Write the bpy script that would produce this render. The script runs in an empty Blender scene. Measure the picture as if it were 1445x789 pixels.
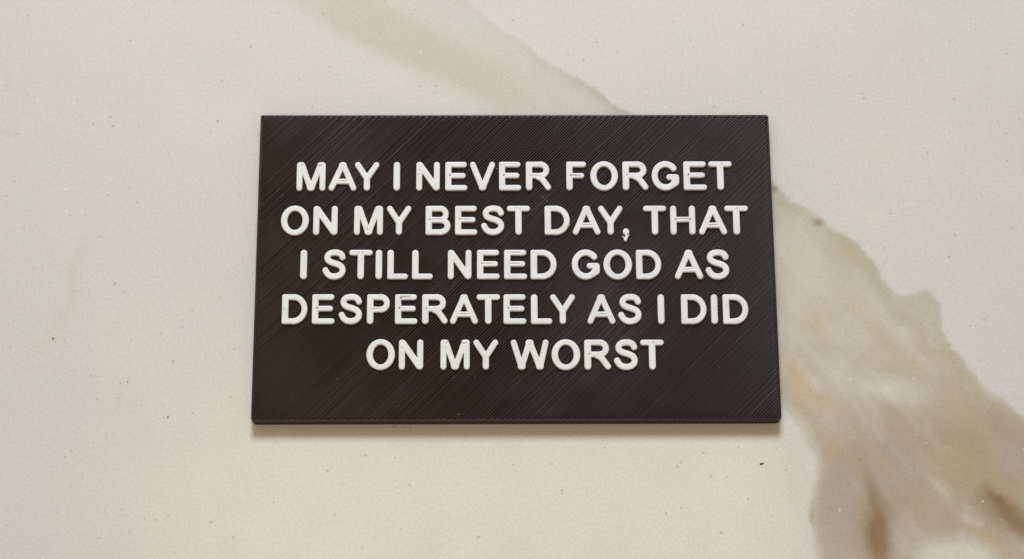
import bpy, math, random
import numpy as np
from mathutils import Vector, Euler

random.seed(7)
rng = np.random.default_rng(11)
S = bpy.context.scene
COL = S.collection

# ------------------------------------------------------------------ camera, world, lamps, exposure
PW, PH, PT = 0.114, 0.07055, 0.0031          # plaque width, depth, thickness (metres)
F_PX, IMG_W, IMG_H = 3000.0, 1445.0, 789.0   # focal length in photograph pixels
CAM_ROT = [math.radians(a) for a in (17.2155, -0.6151, -0.2810)]
CAM_LOC = (-0.006295, -0.14127, 0.44485 + PT)

cam_d = bpy.data.cameras.new("camera")
cam = bpy.data.objects.new("camera", cam_d)
COL.objects.link(cam)
cam.location = CAM_LOC
cam.rotation_euler = Euler(CAM_ROT, 'XYZ')
cam_d.sensor_fit = 'HORIZONTAL'
cam_d.sensor_width = 36.0
cam_d.lens = 36.0 * F_PX / IMG_W
cam_d.clip_start = 0.01
cam_d.clip_end = 50.0
S.camera = cam

world = bpy.data.worlds.new("World")
S.world = world
world.use_nodes = True
bg = world.node_tree.nodes["Background"]
bg.inputs[0].default_value = (0.368, 0.290, 0.222, 1)   # warm light coming back from the room
bg.inputs[1].default_value = 1.0


def area_lamp(name, loc, target, size, power, color):
    d = bpy.data.lights.new(name, 'AREA')
    d.shape = 'DISK'
    d.size = size
    d.energy = power
    d.color = color
    o = bpy.data.objects.new(name, d)
    COL.objects.link(o)
    o.location = loc
    o.rotation_euler = (Vector(target) - Vector(loc)).to_track_quat('-Z', 'Y').to_euler()
    return o


area_lamp("ceiling_lamp", (-0.03, 0.95, 0.94), (0, 0, 0), 0.50, 18.2, (0.76, 0.89, 1.0))
area_lamp("front_fill_lamp", (-0.20, -0.17, 0.50), (0, -0.02, 0), 0.34, 0.36, (1.0, 0.88, 0.74))  # unseen fill lamp, added to brighten the near side of the stone

S.view_settings.view_transform = 'Standard'
S.view_settings.look = 'None'
S.view_settings.exposure = 0.0
S.view_settings.gamma = 1.0

# ------------------------------------------------------------------ helpers
_R = np.array(Euler(CAM_ROT, 'XYZ').to_matrix())
_C = np.array(CAM_LOC)


def at(px, py, z=0.0):
    """photograph pixel -> point on the level plane at height z"""
    d = _R @ np.array([(px - IMG_W / 2) / F_PX, -(py - IMG_H / 2) / F_PX, -1.0])
    t = (z - _C[2]) / d[2]
    return _C + d * t


def lin(r, g, b):
    f = lambda c: ((c / 255 + 0.055) / 1.055) ** 2.4 if c > 10 else c / 255 / 12.92
    return (f(r), f(g), f(b), 1.0)


def new_mesh(name, verts, faces, mats, parent=None, smooth=True, mat_idx=None):
    me = bpy.data.meshes.new(name)
    me.from_pydata([tuple(v) for v in verts], [], [tuple(int(i) for i in f) for f in faces])
    for m in mats:
        me.materials.append(m)
    if smooth:
        me.polygons.foreach_set('use_smooth', [True] * len(me.polygons))
    if mat_idx is not None:
        me.polygons.foreach_set('material_index', mat_idx)
    me.update()
    o = bpy.data.objects.new(name, me)
    COL.objects.link(o)
    if parent is not None:
        o.parent = parent
    return o


_tab = rng.random((256, 256))


def vnoise(x, y):
    xi = np.floor(x).astype(int); yi = np.floor(y).astype(int)
    fx = x - xi; fy = y - yi
    fx = fx * fx * (3 - 2 * fx); fy = fy * fy * (3 - 2 * fy)
    g = lambda a, b: _tab[a & 255, b & 255]
    return ((g(xi, yi) * (1 - fx) + g(xi + 1, yi) * fx) * (1 - fy)
            + (g(xi, yi + 1) * (1 - fx) + g(xi + 1, yi + 1) * fx) * fy)


def fbm(x, y, oct=4):
    s = 0; a = 0.5; n = 0
    for k in range(oct):
        s = s + a * vnoise(x * 2 ** k + 17.3 * k, y * 2 ** k + 5.7 * k); n += a; a *= 0.5
    return s / n - 0.5


def sstep(a, b, x):
    t = np.clip((x - a) / (b - a), 0, 1)
    return t * t * (3 - 2 * t)


def seg_dist(X, Y, a, b):
    ax, ay = a; bx, by = b
    dx, dy = bx - ax, by - ay
    L = dx * dx + dy * dy
    t = np.clip(((X - ax) * dx + (Y - ay) * dy) / L, 0, 1) if L > 0 else 0 * X
    return np.hypot(X - ax - t * dx, Y - ay - t * dy)


def line_dist(X, Y, pts):
    d = np.full(X.shape, 1e9)
    for a, b in zip(pts[:-1], pts[1:]):
        d = np.minimum(d, seg_dist(X, Y, a, b))
    return d


def poly_sdf(X, Y, pts):
    d = line_dist(X, Y, pts + [pts[0]])
    ins = np.zeros(X.shape, bool)
    for (ax, ay), (bx, by) in zip(pts, pts[1:] + [pts[0]]):
        if ay == by:
            continue
        c = (ay > Y) != (by > Y)
        ins ^= c & (X < (bx - ax) * (Y - ay) / (by - ay) + ax)
    return np.where(ins, -d, d)


# ------------------------------------------------------------------ materials
class NT:
    def __init__(self, name):
        self.m = bpy.data.materials.new(name)
        self.m.use_nodes = True
        self.t = self.m.node_tree
        self.b = self.t.nodes["Principled BSDF"]

    def n(self, kind, **kw):
        nd = self.t.nodes.new(kind)
        for k, v in kw.items():
            setattr(nd, k, v)
        return nd

    def l(self, a, b):
        self.t.links.new(a, b)

    def math(self, op, a, b=0.0, clamp=False):
        nd = self.n('ShaderNodeMath', operation=op, use_clamp=clamp)
        for i, v in enumerate((a, b)):
            if isinstance(v, (int, float)):
                nd.inputs[i].default_value = v
            else:
                self.l(v, nd.inputs[i])
        return nd.outputs[0]

    def ramp(self, v, a, b, lo=0.0, hi=1.0):
        nd = self.n('ShaderNodeMapRange', interpolation_type='SMOOTHSTEP')
        self.l(v, nd.inputs[0])
        for i, x in enumerate((a, b, lo, hi)):
            nd.inputs[1 + i].default_value = x
        return nd.outputs[0]

    def mix(self, f, a, b):
        nd = self.n('ShaderNodeMix', data_type='RGBA')
        for s, v in ((nd.inputs[0], f), (nd.inputs[6], a), (nd.inputs[7], b)):
            if isinstance(v, (int, float)):
                s.default_value = v
            elif isinstance(v, tuple):
                s.default_value = v
            else:
                self.l(v, s)
        return nd.outputs[2]

    def noise(self, vec, scale, detail=3.0, rough=0.5):
        nd = self.n('ShaderNodeTexNoise')
        nd.inputs['Scale'].default_value = scale
        nd.inputs['Detail'].default_value = detail
        nd.inputs['Roughness'].default_value = rough
        self.l(vec, nd.inputs['Vector'])
        return nd.outputs[0]

    def attr(self, name):
        return self.n('ShaderNodeAttribute', attribute_name=name).outputs['Fac']


def marble_material():
    M = NT("veined_stone")
    co = M.n('ShaderNodeTexCoord').outputs['Object']
    # base: cream, drifting between slightly greenish, pinkish and grey
    c = M.mix(M.ramp(M.noise(co, 14, 3), 0.38, 0.62), lin(206, 201, 190), lin(211, 200, 191))
    c = M.mix(M.ramp(M.noise(co, 33, 2), 0.52, 0.72, 0, 0.55), c, lin(203, 198, 194))
    c = M.mix(M.ramp(M.noise(co, 170, 2), 0.45, 0.65, 0, 0.4), c, lin(203, 202, 189))
    c = M.mix(M.ramp(M.noise(co, 210, 2), 0.55, 0.7, 0, 0.45), c, lin(210, 198, 192))
    c = M.mix(M.attr('warm'), c, lin(222, 213, 196))
    c = M.mix(M.attr('cool'), c, lin(200, 197, 190))
    n1 = M.noise(co, 120, 5, 0.6)
    n2 = M.noise(co, 420, 4, 0.6)
    brk = M.math('ADD', M.math('MULTIPLY', n1, 0.9), M.math('MULTIPLY', n2, 0.5))   # about 0.7 on average
    def layer(c, name, col, k=1.0):
        f = M.math('MULTIPLY', M.attr(name), M.math('ADD', M.math('MULTIPLY', brk, 0.75), 0.48), True)
        return M.mix(M.math('MULTIPLY', f, k), c, col)
    c = layer(c, 'green', lin(194, 188, 169))
    c = layer(c, 'body', lin(190, 179, 158))
    c = layer(c, 'deep', lin(167, 150, 126))
    c = layer(c, 'mauve', lin(172, 161, 151))
    c = layer(c, 'gold', lin(190, 166, 126))
    c = layer(c, 'pale', lin(206, 201, 186))
    c = layer(c, 'edge', lin(157, 148, 121))
    c = layer(c, 'rust', lin(140, 113, 82))
    # mineral specks of several sizes
    def specks(c, scale, rad, keep, col, k):
        v = M.n('ShaderNodeTexVoronoi', feature='F1')
        v.inputs['Scale'].default_value = scale
        M.l(co, v.inputs['Vector'])
        sep = M.n('ShaderNodeSeparateColor')
        M.l(v.outputs['Color'], sep.inputs[0])
        jit = M.math('MULTIPLY', sep.outputs[1], rad)
        inside = M.math('LESS_THAN', v.outputs['Distance'], jit)
        on = M.math('GREATER_THAN', sep.outputs[0], keep)
        f = M.math('MULTIPLY', M.math('MULTIPLY', inside, on), M.math('MULTIPLY', sep.outputs[2], k))
        return M.mix(f, c, col)
    c = specks(c, 620, 0.22, 0.62, lin(168, 158, 142), 0.5)
    c = specks(c, 340, 0.12, 0.70, lin(150, 138, 122), 0.45)
    c = specks(c, 520, 0.18, 0.80, lin(228, 223, 214), 0.45)
    c = specks(c, 95, 0.028, 0.86, lin(110, 98, 84), 0.55)
    # a few single dark flecks
    for px, py, r, k in ((75, 478, .28, .9), (237, 589, .22, .9), (180, 539, .2, .8), (307, 171, .22, .8),
                         (1074, 655, .34, 1.), (1077, 654, .22, 1.), (156, 165, .2, .7), (793, 692, .2, .6),
                         (1213, 648, .22, .4)):
        p = at(px, py)
        vd = M.n('ShaderNodeVectorMath', operation='DISTANCE')
        M.l(co, vd.inputs[0])
        vd.inputs[1].default_value = (p[0], p[1], 0)
        c = M.mix(M.ramp(vd.outputs['Value'], r * 0.6e-3, r * 1.1e-3, k, 0), c, lin(66, 56, 46))
    # fine grain
    g = M.noise(co, 1500, 2, 0.7)
    hs = M.n('ShaderNodeHueSaturation')
    M.l(c, hs.inputs['Color'])
    M.l(M.ramp(g, 0.2, 0.8, 0.93, 1.07), hs.inputs['Value'])
    M.l(hs.outputs[0], M.b.inputs['Base Color'])
    M.l(M.ramp(n2, 0.3, 0.7, 0.34, 0.46), M.b.inputs['Roughness'])
    M.b.inputs['Specular IOR Level'].default_value = 0.25
    bp = M.n('ShaderNodeBump')
    bp.inputs['Strength'].default_value = 0.06
    bp.inputs['Distance'].default_value = 0.0002
    M.l(g, bp.inputs['Height'])
    M.l(bp.outputs[0], M.b.inputs['Normal'])
    return M.m


def dark_plastic():
    M = NT("dark_brown_plastic")
    co = M.n('ShaderNodeTexCoord').outputs['Object']
    n = M.noise(co, 60, 4, 0.6)
    c = M.mix(M.ramp(n, 0.35, 0.65), (0.0215, 0.0112, 0.0094, 1), (0.0250, 0.0140, 0.0122, 1))
    M.l(c, M.b.inputs['Base Color'])
    M.l(M.ramp(M.noise(co, 240, 3, 0.6), 0.3, 0.7, 0.28, 0.32), M.b.inputs['Roughness'])
    M.b.inputs['Specular IOR Level'].default_value = 0.44
    M.b.inputs['Specular Tint'].default_value = (1.0, 0.94, 0.93, 1)
    bp = M.n('ShaderNodeBump')
    bp.inputs['Strength'].default_value = 0.2
    bp.inputs['Distance'].default_value = 0.00003
    M.l(M.noise(co, 2600, 2), bp.inputs['Height'])
    M.l(bp.outputs[0], M.b.inputs['Normal'])
    return M.m


def white_plastic():
    M = NT("white_plastic")
    info = M.n('ShaderNodeObjectInfo')
    tc = M.n('ShaderNodeTexCoord').outputs['Object']
    ad = M.n('ShaderNodeVectorMath', operation='ADD')
    M.l(tc, ad.inputs[0])
    cb = M.n('ShaderNodeCombineXYZ')
    M.l(info.outputs['Random'], cb.inputs[0]); M.l(info.outputs['Random'], cb.inputs[1])
    M.l(cb.outputs[0], ad.inputs[1])
    co = ad.outputs[0]
    c = M.mix(M.ramp(M.noise(co, 260, 3), 0.4, 0.65), lin(227, 224, 218), lin(220, 218, 214))
    c = M.mix(M.ramp(M.noise(co, 420, 4, 0.6), 0.66, 0.80, 0, 0.7), c, lin(184, 172, 150))
    M.l(c, M.b.inputs['Base Color'])
    M.b.inputs['Roughness'].default_value = 0.45
    M.b.inputs['Specular IOR Level'].default_value = 0.35
    bp = M.n('ShaderNodeBump')
    bp.inputs['Strength'].default_value = 0.35
    bp.inputs['Distance'].default_value = 0.00006
    M.l(M.noise(co, 1500, 3), bp.inputs['Height'])
    M.l(bp.outputs[0], M.b.inputs['Normal'])
    return M.m


def plain(name, col, rough=0.6):
    M = NT(name)
    co = M.n('ShaderNodeTexCoord').outputs['Object']
    c = M.mix(M.noise(co, 900, 2), col, tuple(x * 0.75 for x in col[:3]) + (1,))
    M.l(c, M.b.inputs['Base Color'])
    M.b.inputs['Roughness'].default_value = rough
    return M.m


MARBLE = marble_material()
DARK = dark_plastic()
WHITE = white_plastic()
LINT = plain("grey_lint", lin(176, 172, 168))
OCHRE = plain("ochre_residue", lin(150, 116, 70))

# ------------------------------------------------------------------ countertop
def axis(lo, hi, step, far):
    a = list(np.arange(lo, hi + step / 2, step))
    s = step
    while a[-1] < far:
        s *= 1.25; a.append(a[-1] + s)
    s = step
    while a[0] > -far:
        s *= 1.25; a.insert(0, a[0] - s)
    return np.array(a)


def build_countertop():
    xs = axis(-0.135, 0.130, 0.00042, 0.75)
    ys = axis(-0.080, 0.085, 0.00042, 0.55)
    X, Y = np.meshgrid(xs, ys)
    k = 1.0 / 6400.0 * 1.0                     # one photograph pixel, in metres, near the middle
    P = lambda pts: [tuple(at(x, y)[:2]) for x, y in pts]
    # outlines wander a little
    w1 = fbm(X * 130, Y * 130, 4); w2 = fbm(X * 130 + 40, Y * 130 + 9, 4)
    w3 = fbm(X * 700, Y * 700, 3); w4 = fbm(X * 700 + 40, Y * 700 + 9, 3)
    XW = X + w1 * 0.0030 + w3 * 0.0009
    YW = Y + w2 * 0.0030 + w4 * 0.0009
    upper = [(60, -420), (250, -300), (420, -170), (560, -60), (655, 0), (700, 38), (750, 74), (800, 100), (840, 128), (888, 160),
             (985, 205), (1088, 258), (1120, 287), (1155, 302), (1192, 326), (1222, 355), (1245, 396), (1264, 412), (1288, 414),
             (1311, 411), (1323, 432), (1334, 462), (1346, 492), (1362, 520), (1385, 545), (1420, 570), (1445, 592),
             (1560, 690), (1800, 860), (2300, 1150)]
    lower = [(1900, 1500), (1500, 1150), (1230, 960), (1165, 860), (1150, 800), (1148, 760), (1141, 720), (1144, 690), (1150, 660), (1147, 630),
             (1134, 600), (1100, 574), (950, 470), (800, 300), (690, 160), (560, 103), (455, 52), (385, 0), (280, -110), (100, -260), (-80, -380)]
    sd = poly_sdf(XW, YW, P(upper + lower)) / k         # in pixels
    ued = line_dist(XW, YW, P(upper)) / k
    led = line_dist(XW, YW, P(lower)) / k
    px0 = P([(0, 394)])[0][0]
    U = (X - px0) / k                                   # rough photograph pixels along x, y
    V = 394 - (Y - P([(722, 394)])[0][1]) / k
    right = sstep(760, 1130, U) * sstep(120, 300, V)
    soft = 5 + 26 * (1 - right) * sstep(0, 40, ued)
    inside = sstep(8, -13 - 8 * sstep(40, 0, led), sd / 1.0) * right + (1 - right) * sstep(soft * 0.4, -soft, sd)
    nb = fbm(X * 60 + 3, Y * 60, 4)
    nb2 = fbm(X * 110 + 31, Y * 110 + 7, 4)
    A = {}
    def blob(cx, cy, rx, ry, ang=0.0, hard=0.0):
        c = at(cx, cy)
        a = math.radians(ang)
        dx = (X + 0.5 * (XW - X) - c[0]) / k; dy = -(Y + 0.5 * (YW - Y) - c[1]) / k
        u = dx * math.cos(a) + dy * math.sin(a); v = -dx * math.sin(a) + dy * math.cos(a)
        q = np.sqrt((u / rx) ** 2 + (v / ry) ** 2)
        return sstep(1.0, hard, q)
    # upper faint band: green heart, paler towards its sharp side
    heart = blob(470, 0, 170, 60, 28) + blob(545, 48, 180, 62, 28) + blob(715, 125, 130, 58, 32) + blob(630, 85, 120, 50, 30)
    A['green'] = np.clip(inside * (1 - right) * (np.clip(heart, 0, 1) * (0.80 + nb * 0.9 + nb2 * 0.5) + 0.12), 0, 1)
    low = sstep(420, 640, V)
    ca, sa = math.cos(math.radians(-52)), math.sin(math.radians(-52))
    fu, fv = X * ca + Y * sa, -X * sa + Y * ca
    nf = fbm(fu * 35 + w1 * 1.5, fv * 150 + w2 * 2, 4)
    nf2 = fbm(fu * 60 + 7 + w2 * 2, fv * 260 + 3, 4)
    A['body'] = np.clip(inside * (1 - right) * 0.22 * (1 + nf * 2) + inside * right * (0.7 * nf + 0.50 + 0.7 * nb + 0.35 * low + 0.25 * np.exp(-ued / 40)), 0, 1)
    A['deep'] = np.clip(inside * right * (sstep(500, 640, V) * 0.62 + 0.4 * nb2 + 0.5 * nf * sstep(330, 480, V) + blob(1215, 690, 120, 130, 0) * 0.25
                                          + blob(1370, 640, 110, 70, 35) * 0.35 + blob(1290, 470, 90, 45, 60) * 0.25
                                          + blob(1400, 590, 90, 30, 42) * .3), 0, 1)
    A['mauve'] = np.clip(inside * right * (blob(1180, 720, 45, 110, 0) * 0.8 + blob(1255, 660, 70, 70, 0) * 0.5
                                           + blob(1420, 640, 50, 45, 0) * 0.7 + blob(1300, 540, 60, 30, 0) * 0.3), 0, 1)
    A['gold'] = np.clip(1.3 * inside * right * (np.clip(nf2 - 0.04, 0, 1) * 0.9 + blob(1122, 540, 36, 60, -15) * 0.5 + blob(1158, 565, 28, 28) * 0.42
                                          + blob(1150, 455, 40, 36, 0) * 0.42 + blob(1200, 355, 40, 22, 48) * 0.4
                                          + blob(1345, 650, 50, 60, 20) * 0.25 + blob(1120, 290, 30, 14, 30) * .3
                                          + blob(1172, 635, 18, 24, 0) * .4 + blob(1390, 760, 70, 16, 40) * .3), 0, 1)
    A['pale'] = np.clip(np.clip(-nf2 - 0.05, 0, 1) * 1.6 * inside * right + blob(1352, 800, 78, 56, 0, 0.35) * 0.95 + blob(1262, 548, 80, 30, 12) * 0.75 * right
                        + blob(1140, 395, 46, 60, 0) * 0.45 * right + blob(1205, 470, 50, 34, 20) * .4 * right
                        + inside * (1 - right) * blob(775, 85, 90, 22, 36) * 0.5
                        + blob(1126, 660, 34, 100, -4) * sstep(-2, 8, sd) * 0.85
                        + blob(1275, 470, 40, 30, 40) * .35 * right, 0, 1)
    e_up = np.exp(-np.maximum(0, ued) / 13.0) * sstep(4, -4, sd)
    e_far = np.exp(-np.maximum(0, ued) / 14.0) * sstep(5, -3, sd)
    A['edge'] = np.clip((e_up * right * (0.42 + 0.7 * np.clip(nb2 + 0.2, 0, 1))
                         + e_far * (1 - right) * (0.18 + 0.62 * sstep(690, 880, U))
                         + np.exp(-led / 9.0) * sstep(4, -4, sd) * right * 0.4
                         + np.clip(1 - line_dist(XW, YW, P([(1208, 608), (1216, 650), (1228, 700), (1236, 730)])) / k / 16, 0, 1) * 0.22
                         + np.clip(1 - line_dist(XW, YW, P([(1386, 690), (1402, 706), (1420, 728), (1450, 756)])) / k / 14, 0, 1) * 0.4)
                        * (0.75 + nb), 0, 1)
    A['rust'] = np.clip(blob(1240, 752, 30, 72, -4) * 0.68 + blob(1238, 745, 44, 95, -4) * 0.35 + blob(1229, 690, 16, 44, -12) * 0.4
                        + blob(1428, 732, 30, 76, -48) * 0.75 + blob(1424, 726, 46, 100, -48) * 0.3 + blob(1402, 700, 11, 30, -45) * 0.45
                        + blob(1156, 313, 13, 9, 20) * 0.75 + blob(1092, 266, 10, 8, 40) * .6
                        + blob(1240, 770, 26, 60, 0) * 0.3 + blob(1146, 725, 5, 30, 0) * .3, 0, 1)
    # faint old veins at the left
    lv = line_dist(XW, YW, P([(112, 340), (108, 385), (98, 430), (80, 466), (50, 500), (20, 540)])) / k
    A['green'] = np.clip(A['green'] + 0.36 * sstep(15, 2, lv) * sstep(300, 380, V) * sstep(560, 470, V), 0, 1)
    A['gold'] = np.clip(A['gold'] + blob(8, 122, 12, 22, 20) * 0.22 + blob(12, 190, 26, 8, 20) * 0.2, 0, 1)
    A['warm'] = np.clip(sstep(330, 720, V) * 0.95 * sstep(1250, 1000, U) * sstep(60, 420, U) + nb * 0.5, 0, 1)  # random warm tone, plus light on the lower middle painted into the colour
    A['cool'] = np.clip(sstep(260, -60, U) * 0.55 + sstep(1200, 1500, U) * 0.5 + nb2 * 0.4, 0, 1)

    ny, nx = X.shape
    verts = np.stack([X.ravel(), Y.ravel(), np.zeros(X.size)], 1)
    idx = np.arange(nx * ny).reshape(ny, nx)
    faces = np.stack([idx[:-1, :-1].ravel(), idx[:-1, 1:].ravel(), idx[1:, 1:].ravel(), idx[1:, :-1].ravel()], 1)
    # slab sides and underside
    ring = list(idx[0, :]) + list(idx[1:, -1]) + list(idx[-1, -2::-1]) + list(idx[-2:0:-1, 0])
    nv = len(verts)
    low_v = verts[ring] + np.array([0, 0, -0.03])
    verts = np.vstack([verts, low_v])
    n = len(ring)
    side = [(ring[(i + 1) % n], ring[i], nv + i, nv + (i + 1) % n) for i in range(n)]
    me = bpy.data.meshes.new("countertop")
    allf = [tuple(map(int, f)) for f in faces] + [tuple(map(int, f)) for f in side] + [tuple(range(nv + n - 1, nv - 1, -1))]
    me.from_pydata(verts.tolist(), [], allf)
    me.materials.append(MARBLE)
    for name, arr in A.items():
        at_ = me.attributes.new(name, 'FLOAT', 'POINT')
        at_.data.foreach_set('value', np.concatenate([arr.ravel(), np.zeros(n)]).astype(np.float32))
    me.update()
    o = bpy.data.objects.new("countertop", me)
    COL.objects.link(o)
    o['kind'] = 'structure'
    o['label'] = 'cream stone countertop with grey and tan veins and fine specks under the plaque'
    o['category'] = 'countertop'
    return o


build_countertop()

# ------------------------------------------------------------------ plaque
plaque = bpy.data.objects.new("plaque", None)
COL.objects.link(plaque)
plaque.empty_display_size = 0.02
plaque['label'] = 'dark brown 3D printed plaque with raised white capital letters lying on the countertop'
plaque['category'] = 'plaque'


def rounded_rect(hw, hh, radii, n=5):
    """outline counter-clockwise from the lower right; radii for LR, UR, UL, LL"""
    pts = []
    for (sx, sy, a0), r in zip(((1, -1, -90), (1, 1, 0), (-1, 1, 90), (-1, -1, 180)), radii):
        for i in range(n + 1):
            a = math.radians(a0 + 90 * i / n)
            pts.append((sx * (hw - r) + r * math.cos(a), sy * (hh - r) + r * math.sin(a)))
    return pts


def densify(pts, step):
    out = []
    for (ax, ay), (bx, by) in zip(pts, pts[1:] + pts[:1]):
        n = max(1, int(math.hypot(bx - ax, by - ay) / step))
        out += [(ax + (bx - ax) * i / n, ay + (by - ay) * i / n) for i in range(n)]
    return out


RAD = (0.0010, 0.0006, 0.0004, 0.0009)


def build_plate():
    V, Fc, MI = [], [], []

    SM = []

    def add(vs, fs, mi=0, sm=True):
        b = len(V)
        V.extend(vs)
        Fc.extend([tuple(i + b for i in f) for f in fs])
        MI.extend([mi] * len(fs))
        SM.extend([sm] * len(fs))

    # body: stacked printed layers, each bulging a little
    prof = []
    nl = 16
    lh = (PT - 0.00042) / nl
    for k in range(nl):
        off = random.uniform(-0.00002, 0.00002) - (0.00010 if k == 0 else 0)
        for t, bul in ((0.03, -0.00010), (0.2, -0.00003), (0.5, 0.0), (0.8, -0.00003), (0.97, -0.00010)):
            prof.append(((k + t) * lh, off + bul))
    base = densify(rounded_rect(PW / 2, PH / 2, RAD), 0.004)
    rings = []
    for z, o in prof:
        rings.append([(x * (1 + o / (PW / 2)), y * (1 + o / (PH / 2)), z) for x, y in base])
    n = len(base)
    vs = [p for r in rings for p in r]
    fs = []
    for j in range(len(rings) - 1):
        for i in range(n):
            fs.append((j * n + i, j * n + (i + 1) % n, (j + 1) * n + (i + 1) % n, (j + 1) * n + i))
    t0 = (len(rings) - 1) * n
    fs.append(tuple(t0 + i for i in range(n)))
    fs.append(tuple(range(n - 1, -1, -1)))
    add(vs, fs)
    zb = PT - 0.00042

    # a bead: strip with a domed section swept along a path
    def bead(pts, widths, tops, depth, closed=False, flat=False):
        m = len(pts)
        us = (-1.0, -0.8, -0.42, 0.0, 0.42, 0.8, 1.0)
        hs = (1.0, 0.50, 0.14, 0.0, 0.14, 0.50, 1.0)
        if flat:
            us = (-1.0, -0.93, -0.75, 0.0, 0.75, 0.93, 1.0)
            hs = (1.0, 0.22, 0.06, 0.0, 0.06, 0.22, 1.0)
        P_ = np.array(pts)
        if closed:
            T = np.roll(P_, -1, 0) - np.roll(P_, 1, 0)
        else:
            T = np.gradient(P_, axis=0)
        T /= np.linalg.norm(T, axis=1)[:, None]
        N = np.stack([-T[:, 1], T[:, 0]], 1)
        vs = []
        for i in range(m):
            for u, h in zip(us, hs):
                vs.append((P_[i, 0] + N[i, 0] * u * widths[i], P_[i, 1] + N[i, 1] * u * widths[i], tops[i] - h * depth[i]))
        q = len(us)
        fs = []
        for i in range(m if closed else m - 1):
            j = (i + 1) % m
            for s in range(q - 1):
                fs.append((i * q + s, j * q + s, j * q + s + 1, i * q + s + 1))
        # faces must look up
        a, b_, c = (np.array(vs[fs[0][k]]) for k in (0, 1, 2))
        if np.cross(b_ - a, c - a)[2] < 0:
            fs = [tuple(reversed(f)) for f in fs]
        add(vs, fs, 0, not flat)

    # outer wall bead
    inset = 0.00024
    loop = densify(rounded_rect(PW / 2 - inset, PH / 2 - inset, [max(r - inset, 0.00015) for r in RAD]), 0.0015)
    m = len(loop)
    bead(loop, [0.00024] * m, [PT - 0.00010 + random.uniform(-1, 1) * 1.5e-5 for _ in loop], [0.00019] * m, True, True)

    # diagonal top lines
    a, b = PW / 2 - 0.00062, PH / 2 - 0.00062
    pitch = 0.000505
    d = np.array([1, 1]) / math.sqrt(2)
    nrm = np.array([1, -1]) / math.sqrt(2)
    cmax = (a + b) / math.sqrt(2)
    c = -cmax + 0.0004
    ends = []
    ctr = at(700, 372, PT)[:2]
    while c < cmax - 0.0003:
        o = nrm * c
        ts = sorted([(-a - o[0]) / d[0], (a - o[0]) / d[0]]), sorted([(-b - o[1]) / d[1], (b - o[1]) / d[1]])
        t0_, t1_ = max(ts[0][0], ts[1][0]), min(ts[0][1], ts[1][1])
        if t1_ - t0_ > 0.0004:
            L = t1_ - t0_
            n_ = max(4, int(L / 0.0007))
            t = np.linspace(t0_, t1_, n_)
            pts = o[None, :] + t[:, None] * d[None, :]
            x, y = pts[:, 0], pts[:, 1]
            # groove depth: crisp to the upper right, smeared to the lower left, ragged near the middle
            crisp = np.clip(0.72 + 5.0 * x + 1.6 * y, 0.34, 1.05) + 0.9 * fbm(x * 55 + 9, y * 55, 3)
            rag = np.exp(-((x - ctr[0]) / 0.016) ** 2 - ((y - ctr[1]) / 0.011) ** 2)
            lj = random.gauss(0, 1)
            depth = 0.00036 * np.clip(crisp + 0.18 * lj, 0.26, 1.1)
            wob = fbm(x * 900, y * 900, 2) * (0.00002 + 0.00010 * rag)
            tops = PT + 0.000011 * lj + wob + 0.00002 * fbm(x * 130, y * 130 + 50, 3)
            depth = depth * (1 - 0.4 * rag) + rag * 0.00006
            wid = pitch * (0.49 + 0.022 * lj) * np.ones(n_)
            sx = 0.00003 * lj
            pts = pts + nrm[None, :] * (sx + 0.00010 * fbm(x * 300, y * 300 + 20, 2)[:, None])
            # lines were laid in pairs: one of each pair sits lower, most clearly towards the upper right
            pair = np.clip(0.25 + 7 * x + 12 * y, 0.08, 1.0) * (0.75 + 1.2 * fbm(x * 40 + 70, y * 40, 2))
            if len(ends) % 2:
                tops = tops - 0.000075 * pair
                pts = pts - nrm[None, :] * (0.00008 * pair[:, None])
            else:
                tops = tops + 0.00001 * pair
            # ends sink into the wall
            tops[0] -= 0.00005; tops[-1] -= 0.00005
            bead(pts.tolist(), wid, tops, depth)
            ends.append((pts[0], pts[-1]))
        c += pitch
    # turn-rounds joining neighbouring lines in pairs
    for i in range(len(ends) - 1):
        p, q = (ends[i][1], ends[i + 1][1]) if i % 2 == 0 else (ends[i][0], ends[i + 1][0])
        L = np.linalg.norm(q - p)
        if L < 0.0011 and L > 0.0002:
            e = (q - p) / L
            out = (d if i % 2 == 0 else -d) * 0.00006
            pts = [(p + out - e * 0.00012 + (q - p + e * 0.00024) * t).tolist() for t in np.linspace(0, 1, 6)]
            top_edge = i % 2 == 0 and p[1] > b - 0.0006 and q[1] > b - 0.0006
            zz = PT + (0.00005 if top_edge else -0.00021) + random.uniform(-1, 1) * 1.2e-5
            bead(pts, [0.00012, 0.0002, 0.00022, 0.00022, 0.0002, 0.00012], [zz - 0.00008, zz - 0.00001, zz, zz, zz - 0.00001, zz - 0.00008], [0.00014] * 6)

    # lint and burrs
    def crumb(px, py, L, w, ang, mi, z=PT + 0.00004):
        p = at(px, py, z)
        ca, sa = math.cos(ang), math.sin(ang)
        vs, fs = [], []
        nu, nv_ = 7, 5
        for i in range(nv_ + 1):
            th = math.pi * i / nv_
            for j in range(nu):
                ph = 2 * math.pi * j / nu
                u = L * math.cos(th); v = w * math.sin(th) * math.cos(ph); ww = w * 0.8 * math.sin(th) * math.sin(ph)
                vs.append((p[0] + u * ca - v * sa, p[1] + u * sa + v * ca, z + ww))
        for i in range(nv_):
            for j in range(nu):
                fs.append((i * nu + j, i * nu + (j + 1) % nu, (i + 1) * nu + (j + 1) % nu, (i + 1) * nu + j))
        add(vs, fs, mi)
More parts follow.
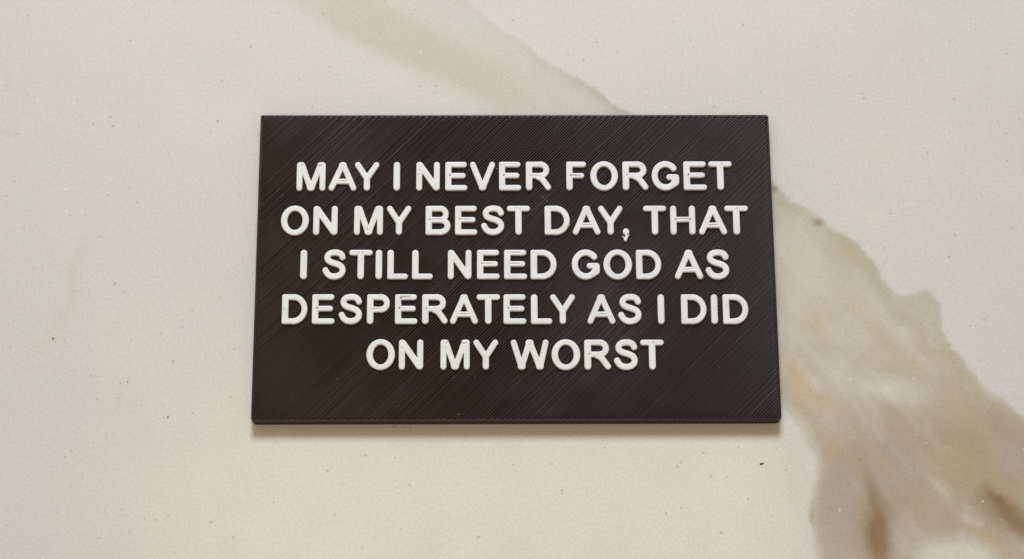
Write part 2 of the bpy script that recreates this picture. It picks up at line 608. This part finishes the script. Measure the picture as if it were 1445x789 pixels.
    for px, py, L, w, ang in ((1015.5, 519, .0003, .00006, 2.2), (1066, 431, .00012, .0001, 0), (398, 275.5, .00016, .0001, .7),
                              (701, 238, .0002, .00011, 1.2), (647, 585, .00018, .0001, .6), (476, 535, .0001, .0001, 0),
                              (477, 545, .0001, .00006, .5), (466, 194, .00012, .00006, .8), (910, 200, .0003, .00005, -.3),
                              (766, 278, .00045, .00006, -.8), (772, 284, .0004, .00006, -.7), (697, 277, .00012, .00006, 0),
                              (680, 592, .00012, .0001, 0), (562, 573, .00012, .00007, 0.8), (481, 304, .00011, .00008, 0.8)):
        crumb(px, py, L * 0.85, w * 0.8, ang, 1)
    for _ in range(45):
        crumb(random.uniform(375, 1085), random.uniform(172, 588), random.uniform(.00005, .00011), .00005, random.uniform(0, 3), 1)
    for _ in range(150):
        px = random.gauss(705, 46); py = random.gauss(362, 34)
        s = random.uniform(.00006, .00013)
        crumb(px, py, s * 1.4, s * 0.8, random.choice((-0.8, 0.8)) + random.gauss(0, .3), 0, PT + 0.00003)
    crumb(803.2, 318.5, .0004, .0002, 0.9, 2, PT + 0.00045)
    crumb(802, 320, .00025, .0002, 0.2, 2, PT + 0.0006)
    o = new_mesh("base_plate", V, Fc, [DARK, LINT, OCHRE], plaque, True, MI)
    o.data.polygons.foreach_set('use_smooth', [a and len(f) == 4 for a, f in zip(SM, Fc)])
    return o


plate = build_plate()

# ------------------------------------------------------------------ letters
def arc(cx, cy, rx, ry, a0, a1, n=18):
    return [(cx + rx * math.cos(math.radians(a0 + (a1 - a0) * i / n)), cy + ry * math.sin(math.radians(a0 + (a1 - a0) * i / n))) for i in range(n + 1)]


def spline(p, n=6):
    out = []
    q = [p[0]] + p + [p[-1]]
    for i in range(1, len(q) - 2):
        for k in range(n):
            t = k / n
            pt = []
            for c in (0, 1):
                a, b, c2, d = q[i - 1][c], q[i][c], q[i + 1][c], q[i + 2][c]
                pt.append(0.5 * (2 * b + (c2 - a) * t + (2 * a - 5 * b + 4 * c2 - d) * t * t + (3 * b - a - 3 * c2 + d) * t ** 3))
            out.append(tuple(pt))
    return out + [p[-1]]


# strokes: (points, radius); boxes: (x0, y0, x1, y1, corner radius); holes: (x, y, r); grooves: (a, b, width, depth)
SV, SH = .111, .093
G = {}
G['I'] = dict(w=.222, s=[([(.111, .111), (.111, .889)], .111)])
G['L'] = dict(w=.71, s=[([(.111, .11), (.111, .889)], SV), ([(.11, SH), (.612, SH)], SH)], b=[(0, 0, .222, .25, .06)])
G['E'] = dict(w=.765, s=[([(.11, .907), (.65, .907)], SH), ([(.11, .52), (.615, .52)], .090), ([(.11, SH), (.672, SH)], SH)],
              b=[(0, 0, .215, 1, .065)])
G['F'] = dict(w=.69, s=[([(.11, .907), (.597, .907)], SH), ([(.11, .51), (.53, .51)], .088), ([(.111, .111), (.111, .85)], SV)],
              b=[(0, .6, .222, 1, .065)])
G['H'] = dict(w=.855, s=[([(.106, .106), (.106, .894)], .106), ([(.749, .106), (.749, .894)], .106), ([(.1, .525), (.75, .525)], .088)])
G['T'] = dict(w=.80, s=[([(.093, .907), (.707, .907)], SH), ([(.40, .111), (.40, .88)], SV)])
G['N'] = dict(w=.81, s=[([(.102, .102), (.102, .898)], .102), ([(.708, .11), (.708, .898)], .102), ([(.112, .893), (.135, .88), (.675, .115), (.698, .107)], .106)])
G['M'] = dict(w=.985, s=[([(.1, .1), (.1, .9)], .1), ([(.885, .1), (.885, .9)], .1), ([(.1, .9), (.18, .9)], .1), ([(.805, .9), (.885, .9)], .1),
                         ([(.185, .895), (.468, .11)], .098), ([(.80, .895), (.517, .11)], .098), ([(.465, .11), (.52, .11)], .108)])
G['A'] = dict(w=.95, s=[([(.45, .89), (.50, .89)], .11), ([(.452, .885), (.1, .1)], .099), ([(.498, .885), (.85, .1)], .099), ([(.27, .325), (.68, .325)], .09)])
G['V'] = dict(w=.865, s=[([(.1, .9), (.415, .11)], .1), ([(.765, .9), (.45, .11)], .1), ([(.41, .108), (.455, .108)], .107)])
G['Y'] = dict(w=.84, s=[([(.1, .9), (.42, .42)], .1), ([(.74, .9), (.42, .42)], .1), ([(.42, .108), (.42, .43)], .107)])
G['W'] = dict(w=1.263, s=[([(.098, .9), (.345, .11)], .098), ([(.615, .89), (.37, .11)], .098), ([(.335, .11), (.385, .11)], .108), ([(.60, .892), (.66, .892)], .107),
                          ([(.645, .89), (.952, .11)], .098), ([(1.165, .9), (.985, .11)], .098), ([(.945, .11), (.99, .11)], .108)])
G['O'] = dict(w=.96, ring=(.48, .5, .48, .512, .262, .33))
G['G'] = dict(w=.945, s=[(arc(.475, .5, .372, .41, 40, 306, 30) + [(.76, .205), (.838, .262), (.842, .44)], .103), ([(.60, .455), (.838, .455)], .096),
                         ([(.838, .44), (.70, .18)], .09)])
G['S'] = dict(w=.80, s=[(spline([(.69, .755), (.635, .855), (.52, .905), (.385, .91), (.24, .87), (.165, .76), (.20, .645), (.33, .57), (.49, .52), (.625, .455), (.695, .345),
                                 (.675, .215), (.57, .125), (.42, .09), (.28, .115), (.175, .195), (.11, .305)]), .101)])
G['D'] = dict(w=.87, s=[([(.11, .907), (.38, .907)], SH), ([(.11, SH), (.38, SH)], SH), (arc(.38, .5, .388, .407, 90, -90, 24), .0985)], b=[(0, 0, .222, 1, .065)])
G['B'] = dict(w=.86, s=[([(.11, .907), (.52, .907)], SH), ([(.11, SH), (.5, SH)], SH), ([(.11, .515), (.54, .515)], .10), (arc(.52, .712, .178, .195, 90, -90), .097),
                        (arc(.50, .304, .26, .211, 90, -90), .099)], b=[(0, 0, .222, 1, .065)])
G['P'] = dict(w=.78, s=[([(.11, .907), (.47, .907)], SH), ([(.11, .485), (.47, .485)], SH), (arc(.47, .696, .208, .211, 90, -90), .099), ([(.111, .111), (.111, .85)], SV)],
              b=[(0, .6, .222, 1, .065)])
G['R'] = dict(w=.865, s=[([(.11, .907), (.50, .907)], SH), ([(.11, .51), (.50, .51)], SH), (arc(.50, .7085, .208, .1985, 90, -90), .099), ([(.111, .111), (.111, .85)], SV),
                         (spline([(.42, .47), (.52, .42), (.60, .34), (.765, .105)], 4), .099)], b=[(0, .6, .222, 1, .065)])
G[','] = dict(w=.26, lo=-.30, s=[([(.135, .105), (.14, .1)], .108), ([(.125, -.125), (.108, -.185)], .045), ([(.155, -.075), (.115, -.17)], .055),
                                 ([(.03, -.06), (.09, -.15)], .018), ([(.15, -.07), (.235, -.012)], .02), ([(.14, .02), (.15, -.08)], .03)])


def glyph_sdf(g, X, Y):
    d = np.full(X.shape, 9.0)
    for pts, r in g.get('s', ()):
        d = np.minimum(d, line_dist(X, Y, pts) - r)
    for x0, y0, x1, y1, r in g.get('b', ()):
        qx = np.abs(X - (x0 + x1) / 2) - (x1 - x0) / 2 + r
        qy = np.abs(Y - (y0 + y1) / 2) - (y1 - y0) / 2 + r
        d = np.minimum(d, np.hypot(np.maximum(qx, 0), np.maximum(qy, 0)) + np.minimum(np.maximum(qx, qy), 0) - r)
    if 'ring' in g:
        cx, cy, rx, ry, ix, iy = g['ring']
        def ell(a, b):
            p, q = (X - cx), (Y - cy)
            k0 = np.hypot(p / a, q / b) + 1e-9
            k1 = np.hypot(p / a ** 2, q / b ** 2) + 1e-9
            return k0 * (k0 - 1) / k1
        d = np.maximum(ell(rx, ry), -ell(ix, iy))
    for x, y, r in g.get('h', ()):
        d = np.maximum(d, r - np.hypot(X - x, Y - y))
    return d


LH = 0.00062           # how far letters stand above the plate
SINK = 0.00018


def letter_mesh(ch, cap, extra):
    g = dict(G[ch]); g.update(extra)
    st = 0.0135
    lo = g.get('lo', -.03)
    xs = np.arange(-.03, g['w'] + .04, st); ys = np.arange(lo, 1.04 if ch != ',' else .26, st)
    X, Y = np.meshgrid(xs, ys)
    cx, cy = (X[:-1, :-1] + X[1:, 1:]) / 2, (Y[:-1, :-1] + Y[1:, 1:]) / 2
    keep = glyph_sdf(g, cx, cy) < 0
    touch_n = np.zeros(X.shape, int)
    for a in (0, 1):
        for b in (0, 1):
            touch_n[a:a + keep.shape[0], b:b + keep.shape[1]] += keep
    bnd = (touch_n > 0) & (touch_n < 4)
    x, y = X.copy(), Y.copy()
    for _ in range(3):
        e = 1e-4
        dd = glyph_sdf(g, x, y)
        gx = (glyph_sdf(g, x + e, y) - glyph_sdf(g, x - e, y)) / (2 * e)
        gy = (glyph_sdf(g, x, y + e) - glyph_sdf(g, x, y - e)) / (2 * e)
        s = np.where(bnd, dd / np.maximum(gx * gx + gy * gy, 0.3), 0)
        s = np.clip(s, -st, st)
        x -= s * gx; y -= s * gy
    dd = glyph_sdf(g, x, y)
    er = 0.028
    t = np.clip(1 + dd / er, 0, 1)
    z = LH * (1 - 0.22 * t * t)
    z += 5e-6 * np.cos(dd / 0.063 * 2 * math.pi) * (1 - t)
    z += 0.00007 * fbm(x * 5 + ord(ch), y * 5, 3) * (1 - t)
    for a_, b_, wdt, dep in g.get('gr', ()):
        z -= dep * np.exp(-(seg_dist(x, y, a_, b_) / wdt) ** 2)
    used = touch_n > 0
    ids = -np.ones(X.shape, int)
    ids[used] = np.arange(used.sum())
    V = np.stack([x[used] * cap, y[used] * cap, z[used]], 1).tolist()
    F = []
    J, I = np.nonzero(keep)
    edges = {}
    for j, i in zip(J.tolist(), I.tolist()):
        f = (int(ids[j, i]), int(ids[j, i + 1]), int(ids[j + 1, i + 1]), int(ids[j + 1, i]))
        F.append(f)
        for k in range(4):
            a, b = f[k], f[(k + 1) % 4]
            if (b, a) in edges:
                del edges[(b, a)]
            else:
                edges[(a, b)] = 1
    dup = {}
    def wall(v):
        if v not in dup:
            q = V[v]
            dup[v] = len(V)
            V.append([q[0], q[1], q[2]]); V.append([q[0], q[1], -SINK])
        return dup[v]
    for a, b in list(edges):
        A_, B_ = wall(a), wall(b)
        F.append((B_, A_, A_ + 1, B_ + 1))
    me = bpy.data.meshes.new("letter" if ch != ',' else "comma")
    me.from_pydata(V, [], F)
    me.materials.append(WHITE)
    me.polygons.foreach_set('use_smooth', [True] * len(me.polygons))
    me.update()
    return me


# measured in the photograph: mid-height left and right of every letter
LINES = [
    ("top", 228.6, 269.0, -1.3, [("MAY", [(418.6, 459.3), (464, 503), (500.7, 535)]), ("I", [(555.3, 564.5)]),
      ("NEVER", [(587.4, 620.6), (628.3, 659.5), (663.2, 698.6), (704.2, 735.4), (742.1, 777.5)]),
      ("FORGET", [(799.1, 827.3), (833.1, 871.9), (878.5, 914.8), (919.7, 958.4), (964.6, 997.3), (1000, 1033.2)])]),
    ("second", 290.3, 331.3, -0.5, [("ON", [(396.5, 435.7), (442, 476.4)]), ("MY", [(499.7, 540.4), (546.2, 579.9)]),
      ("BEST", [(600.7, 635.5), (642.1, 673.5), (678.6, 711.4), (715.8, 747.6)]),
      ("DAY,", [(768.7, 803.9), (808.2, 847.1), (844.3, 878.7), (877.9, 888.5)]),
      ("THAT", [(908.1, 940.2), (946, 981.2), (986.2, 1025.7), (1022.7, 1056)])]),
    ("third", 352.5, 393.8, -0.2, [("I", [(423.7, 433.2)]), ("STILL", [(454.8, 487.7), (492.7, 525.4), (530, 539.2), (546.6, 575.7), (581.5, 610.9)]),
      ("NEED", [(631.9, 665.3), (673.1, 705.2), (711.3, 743.7), (748.7, 785.6)]),
      ("GOD", [(806.8, 846.4), (851.6, 891.8), (897.6, 933.3)]), ("AS", [(952.1, 992), (995.3, 1029)])]),
    ("fourth", 415.6, 457.0, 0.0, [("DESPERATELY", [(397.8, 433.7), (440.3, 472.2), (477.7, 510.8), (517.9, 550), (557.4, 589), (595.6, 631.6),
      (635.2, 674.3), (672.6, 705.5), (710.5, 742.6), (749.2, 779.4), (776.6, 811.5)]),
      ("AS", [(828.9, 868.2), (871.9, 905.2)]), ("I", [(928.2, 937.5)]), ("DID", [(961.4, 997), (1003.6, 1012.7), (1020.2, 1056.2)])]),
    ("bottom", 479.3, 521.4, 0.2, [("ON", [(517.1, 557), (562.8, 597.2)]), ("MY", [(621.6, 662.8), (668.1, 703)]),
      ("WORST", [(720.8, 774.3), (778.4, 818.8), (824.6, 862), (866.1, 899.9), (903.9, 937)])]),
]
ZT = PT + LH * 0.9
caps = [at(722, a, ZT)[1] - at(722, b, ZT)[1] for _, a, b, _, _ in LINES]
CAP = float(np.mean(caps))
# small printing faults: pits where strokes meet, faint seams along the bars
PITS = {
    'E': [dict(h=[(.165, .525, .021)], gr=[((.2, .527), (.50, .522), .012, .00018)]),
          dict(h=[(.172, .53, .024), (.14, .505, .012)]),
          dict(gr=[((.2, .905), (.52, .905), .014, .0002), ((.2, .52), (.5, .52), .014, .0002)]),
          dict(h=[(.155, .53, .026), (.20, .885, .024)], gr=[((.2, .885), (.225, .70), .02, .00035), ((.22, .91), (.5, .912), .02, .00035)])],
    'T': [dict(h=[(.33, .905, .013), (.46, .905, .017)]), dict(h=[(.45, .90, .017)]), dict()],
    'H': [dict(h=[(.175, .515, .024), (.685, .515, .024)], gr=[((.2, .54), (.66, .54), .016, .00025)])],
    'A': [dict(gr=[((.36, .325), (.62, .325), .016, .0002)]), dict(gr=[((.28, .31), (.66, .35), .014, .00012)])],
    'R': [dict(h=[(.15, .515, .02)]), dict(h=[(.155, .51, .013)], gr=[((.2, .5), (.5, .48), .016, .00012)])],
    'B': [dict(h=[(.13, .51, .02)], gr=[((.2, .53), (.52, .53), .016, .0002)])],
    'F': [dict(h=[(.15, .515, .017)], gr=[((.16, .515), (.47, .51), .014, .0003)])],
    'N': [dict(), dict(h=[(.10, .72, .014), (.09, .55, .012)])],
    'M': [dict(gr=[((.17, .86), (.27, .9), .02, .0002), ((.72, .86), (.85, .87), .02, .0003), ((.33, .6), (.38, .45), .015, .0002)]),
          dict(h=[(.46, .19, .013)], gr=[((.34, .62), (.4, .5), .014, .0002), ((.42, .27), (.5, .12), .015, .0002)])],
    'D': [dict(), dict(gr=[((.14, .6), (.16, .5), .02, .0001)]), dict(gr=[((.22, .15), (.5, .15), .014, .0002)])],
    'P': [dict(gr=[((.13, .49), (.38, .5), .016, .0002)])],
    'W': [dict(h=[(.64, .83, .016)])],
    'G': [dict(), dict(h=[(.70, .105, .013)])],
    'O': [dict()], 'S': [dict()], 'I': [dict()],
}
ORDER = {'E': (1, 1, 1, 0, 0, 2, 1, 3, 0), 'R': (1, 0, 0, 0), 'T': (1, 0, 0, 1, 0, 1, 1), 'N': (1, 0, 0, 1), 'M': (0, 1, 0),
         'D': (2, 0, 0, 0, 1, 1), 'G': (1, 1), 'A': (0, 0, 0, 1, 0, 0, 1)}      # which fault each letter shows, in reading order
bank = {}
count = {}
ORD = ("first", "second", "third", "fourth", "fifth", "sixth", "seventh", "eighth", "ninth", "tenth", "eleventh")
for lname, yt, yb, tilt, words in LINES:
    for word, spans in words:
        for k, (ch, (xl, xr)) in enumerate(zip(word, spans)):
            xm = (xl + xr) / 2
            var = PITS.get(ch, [dict()])
            k_ = count.get(ch, 0)
            v = ORDER[ch][k_ % len(ORDER[ch])] if ch in ORDER else k_ % len(var)
            count[ch] = count.get(ch, 0) + 1
            ty = tilt * (xm - 420) / 615.0
            p0 = at(xm, yb + ty, ZT)
            ymid = (yt + yb) / 2 + ty if ch != ',' else 331
            wl = at(xl, ymid, ZT)[0]; wr = at(xr, ymid, ZT)[0]
            if (ch, v) not in bank:
                ob = bpy.data.objects.new("letter" if ch != ',' else "comma", letter_mesh(ch, CAP, var[v]))
                bank[(ch, v)] = ob
            else:
                ob = bank[(ch, v)].copy()
            COL.objects.link(ob)
            ob.parent = plaque
            gw = G[ch]['w'] * CAP
            sx = min(1.05, max(0.95, (wr - wl) / gw))
            ob.scale = (sx, 1.0, 1.0)
            ob.location = ((wl + wr) / 2 - gw * sx / 2, p0[1], PT - 0.00002)
            ob['group'] = 'raised letters of the inscription'
            if ch == ',':
                ob['label'] = 'white raised comma broken into a dot and a tail after DAY'
            elif len(word) == 1:
                ob['label'] = 'white raised capital I standing alone in the %s line' % lname
            else:
                ob['label'] = 'white raised capital %s, %s letter of %s in the %s line' % (ch, ORD[k], word.strip(','), lname)
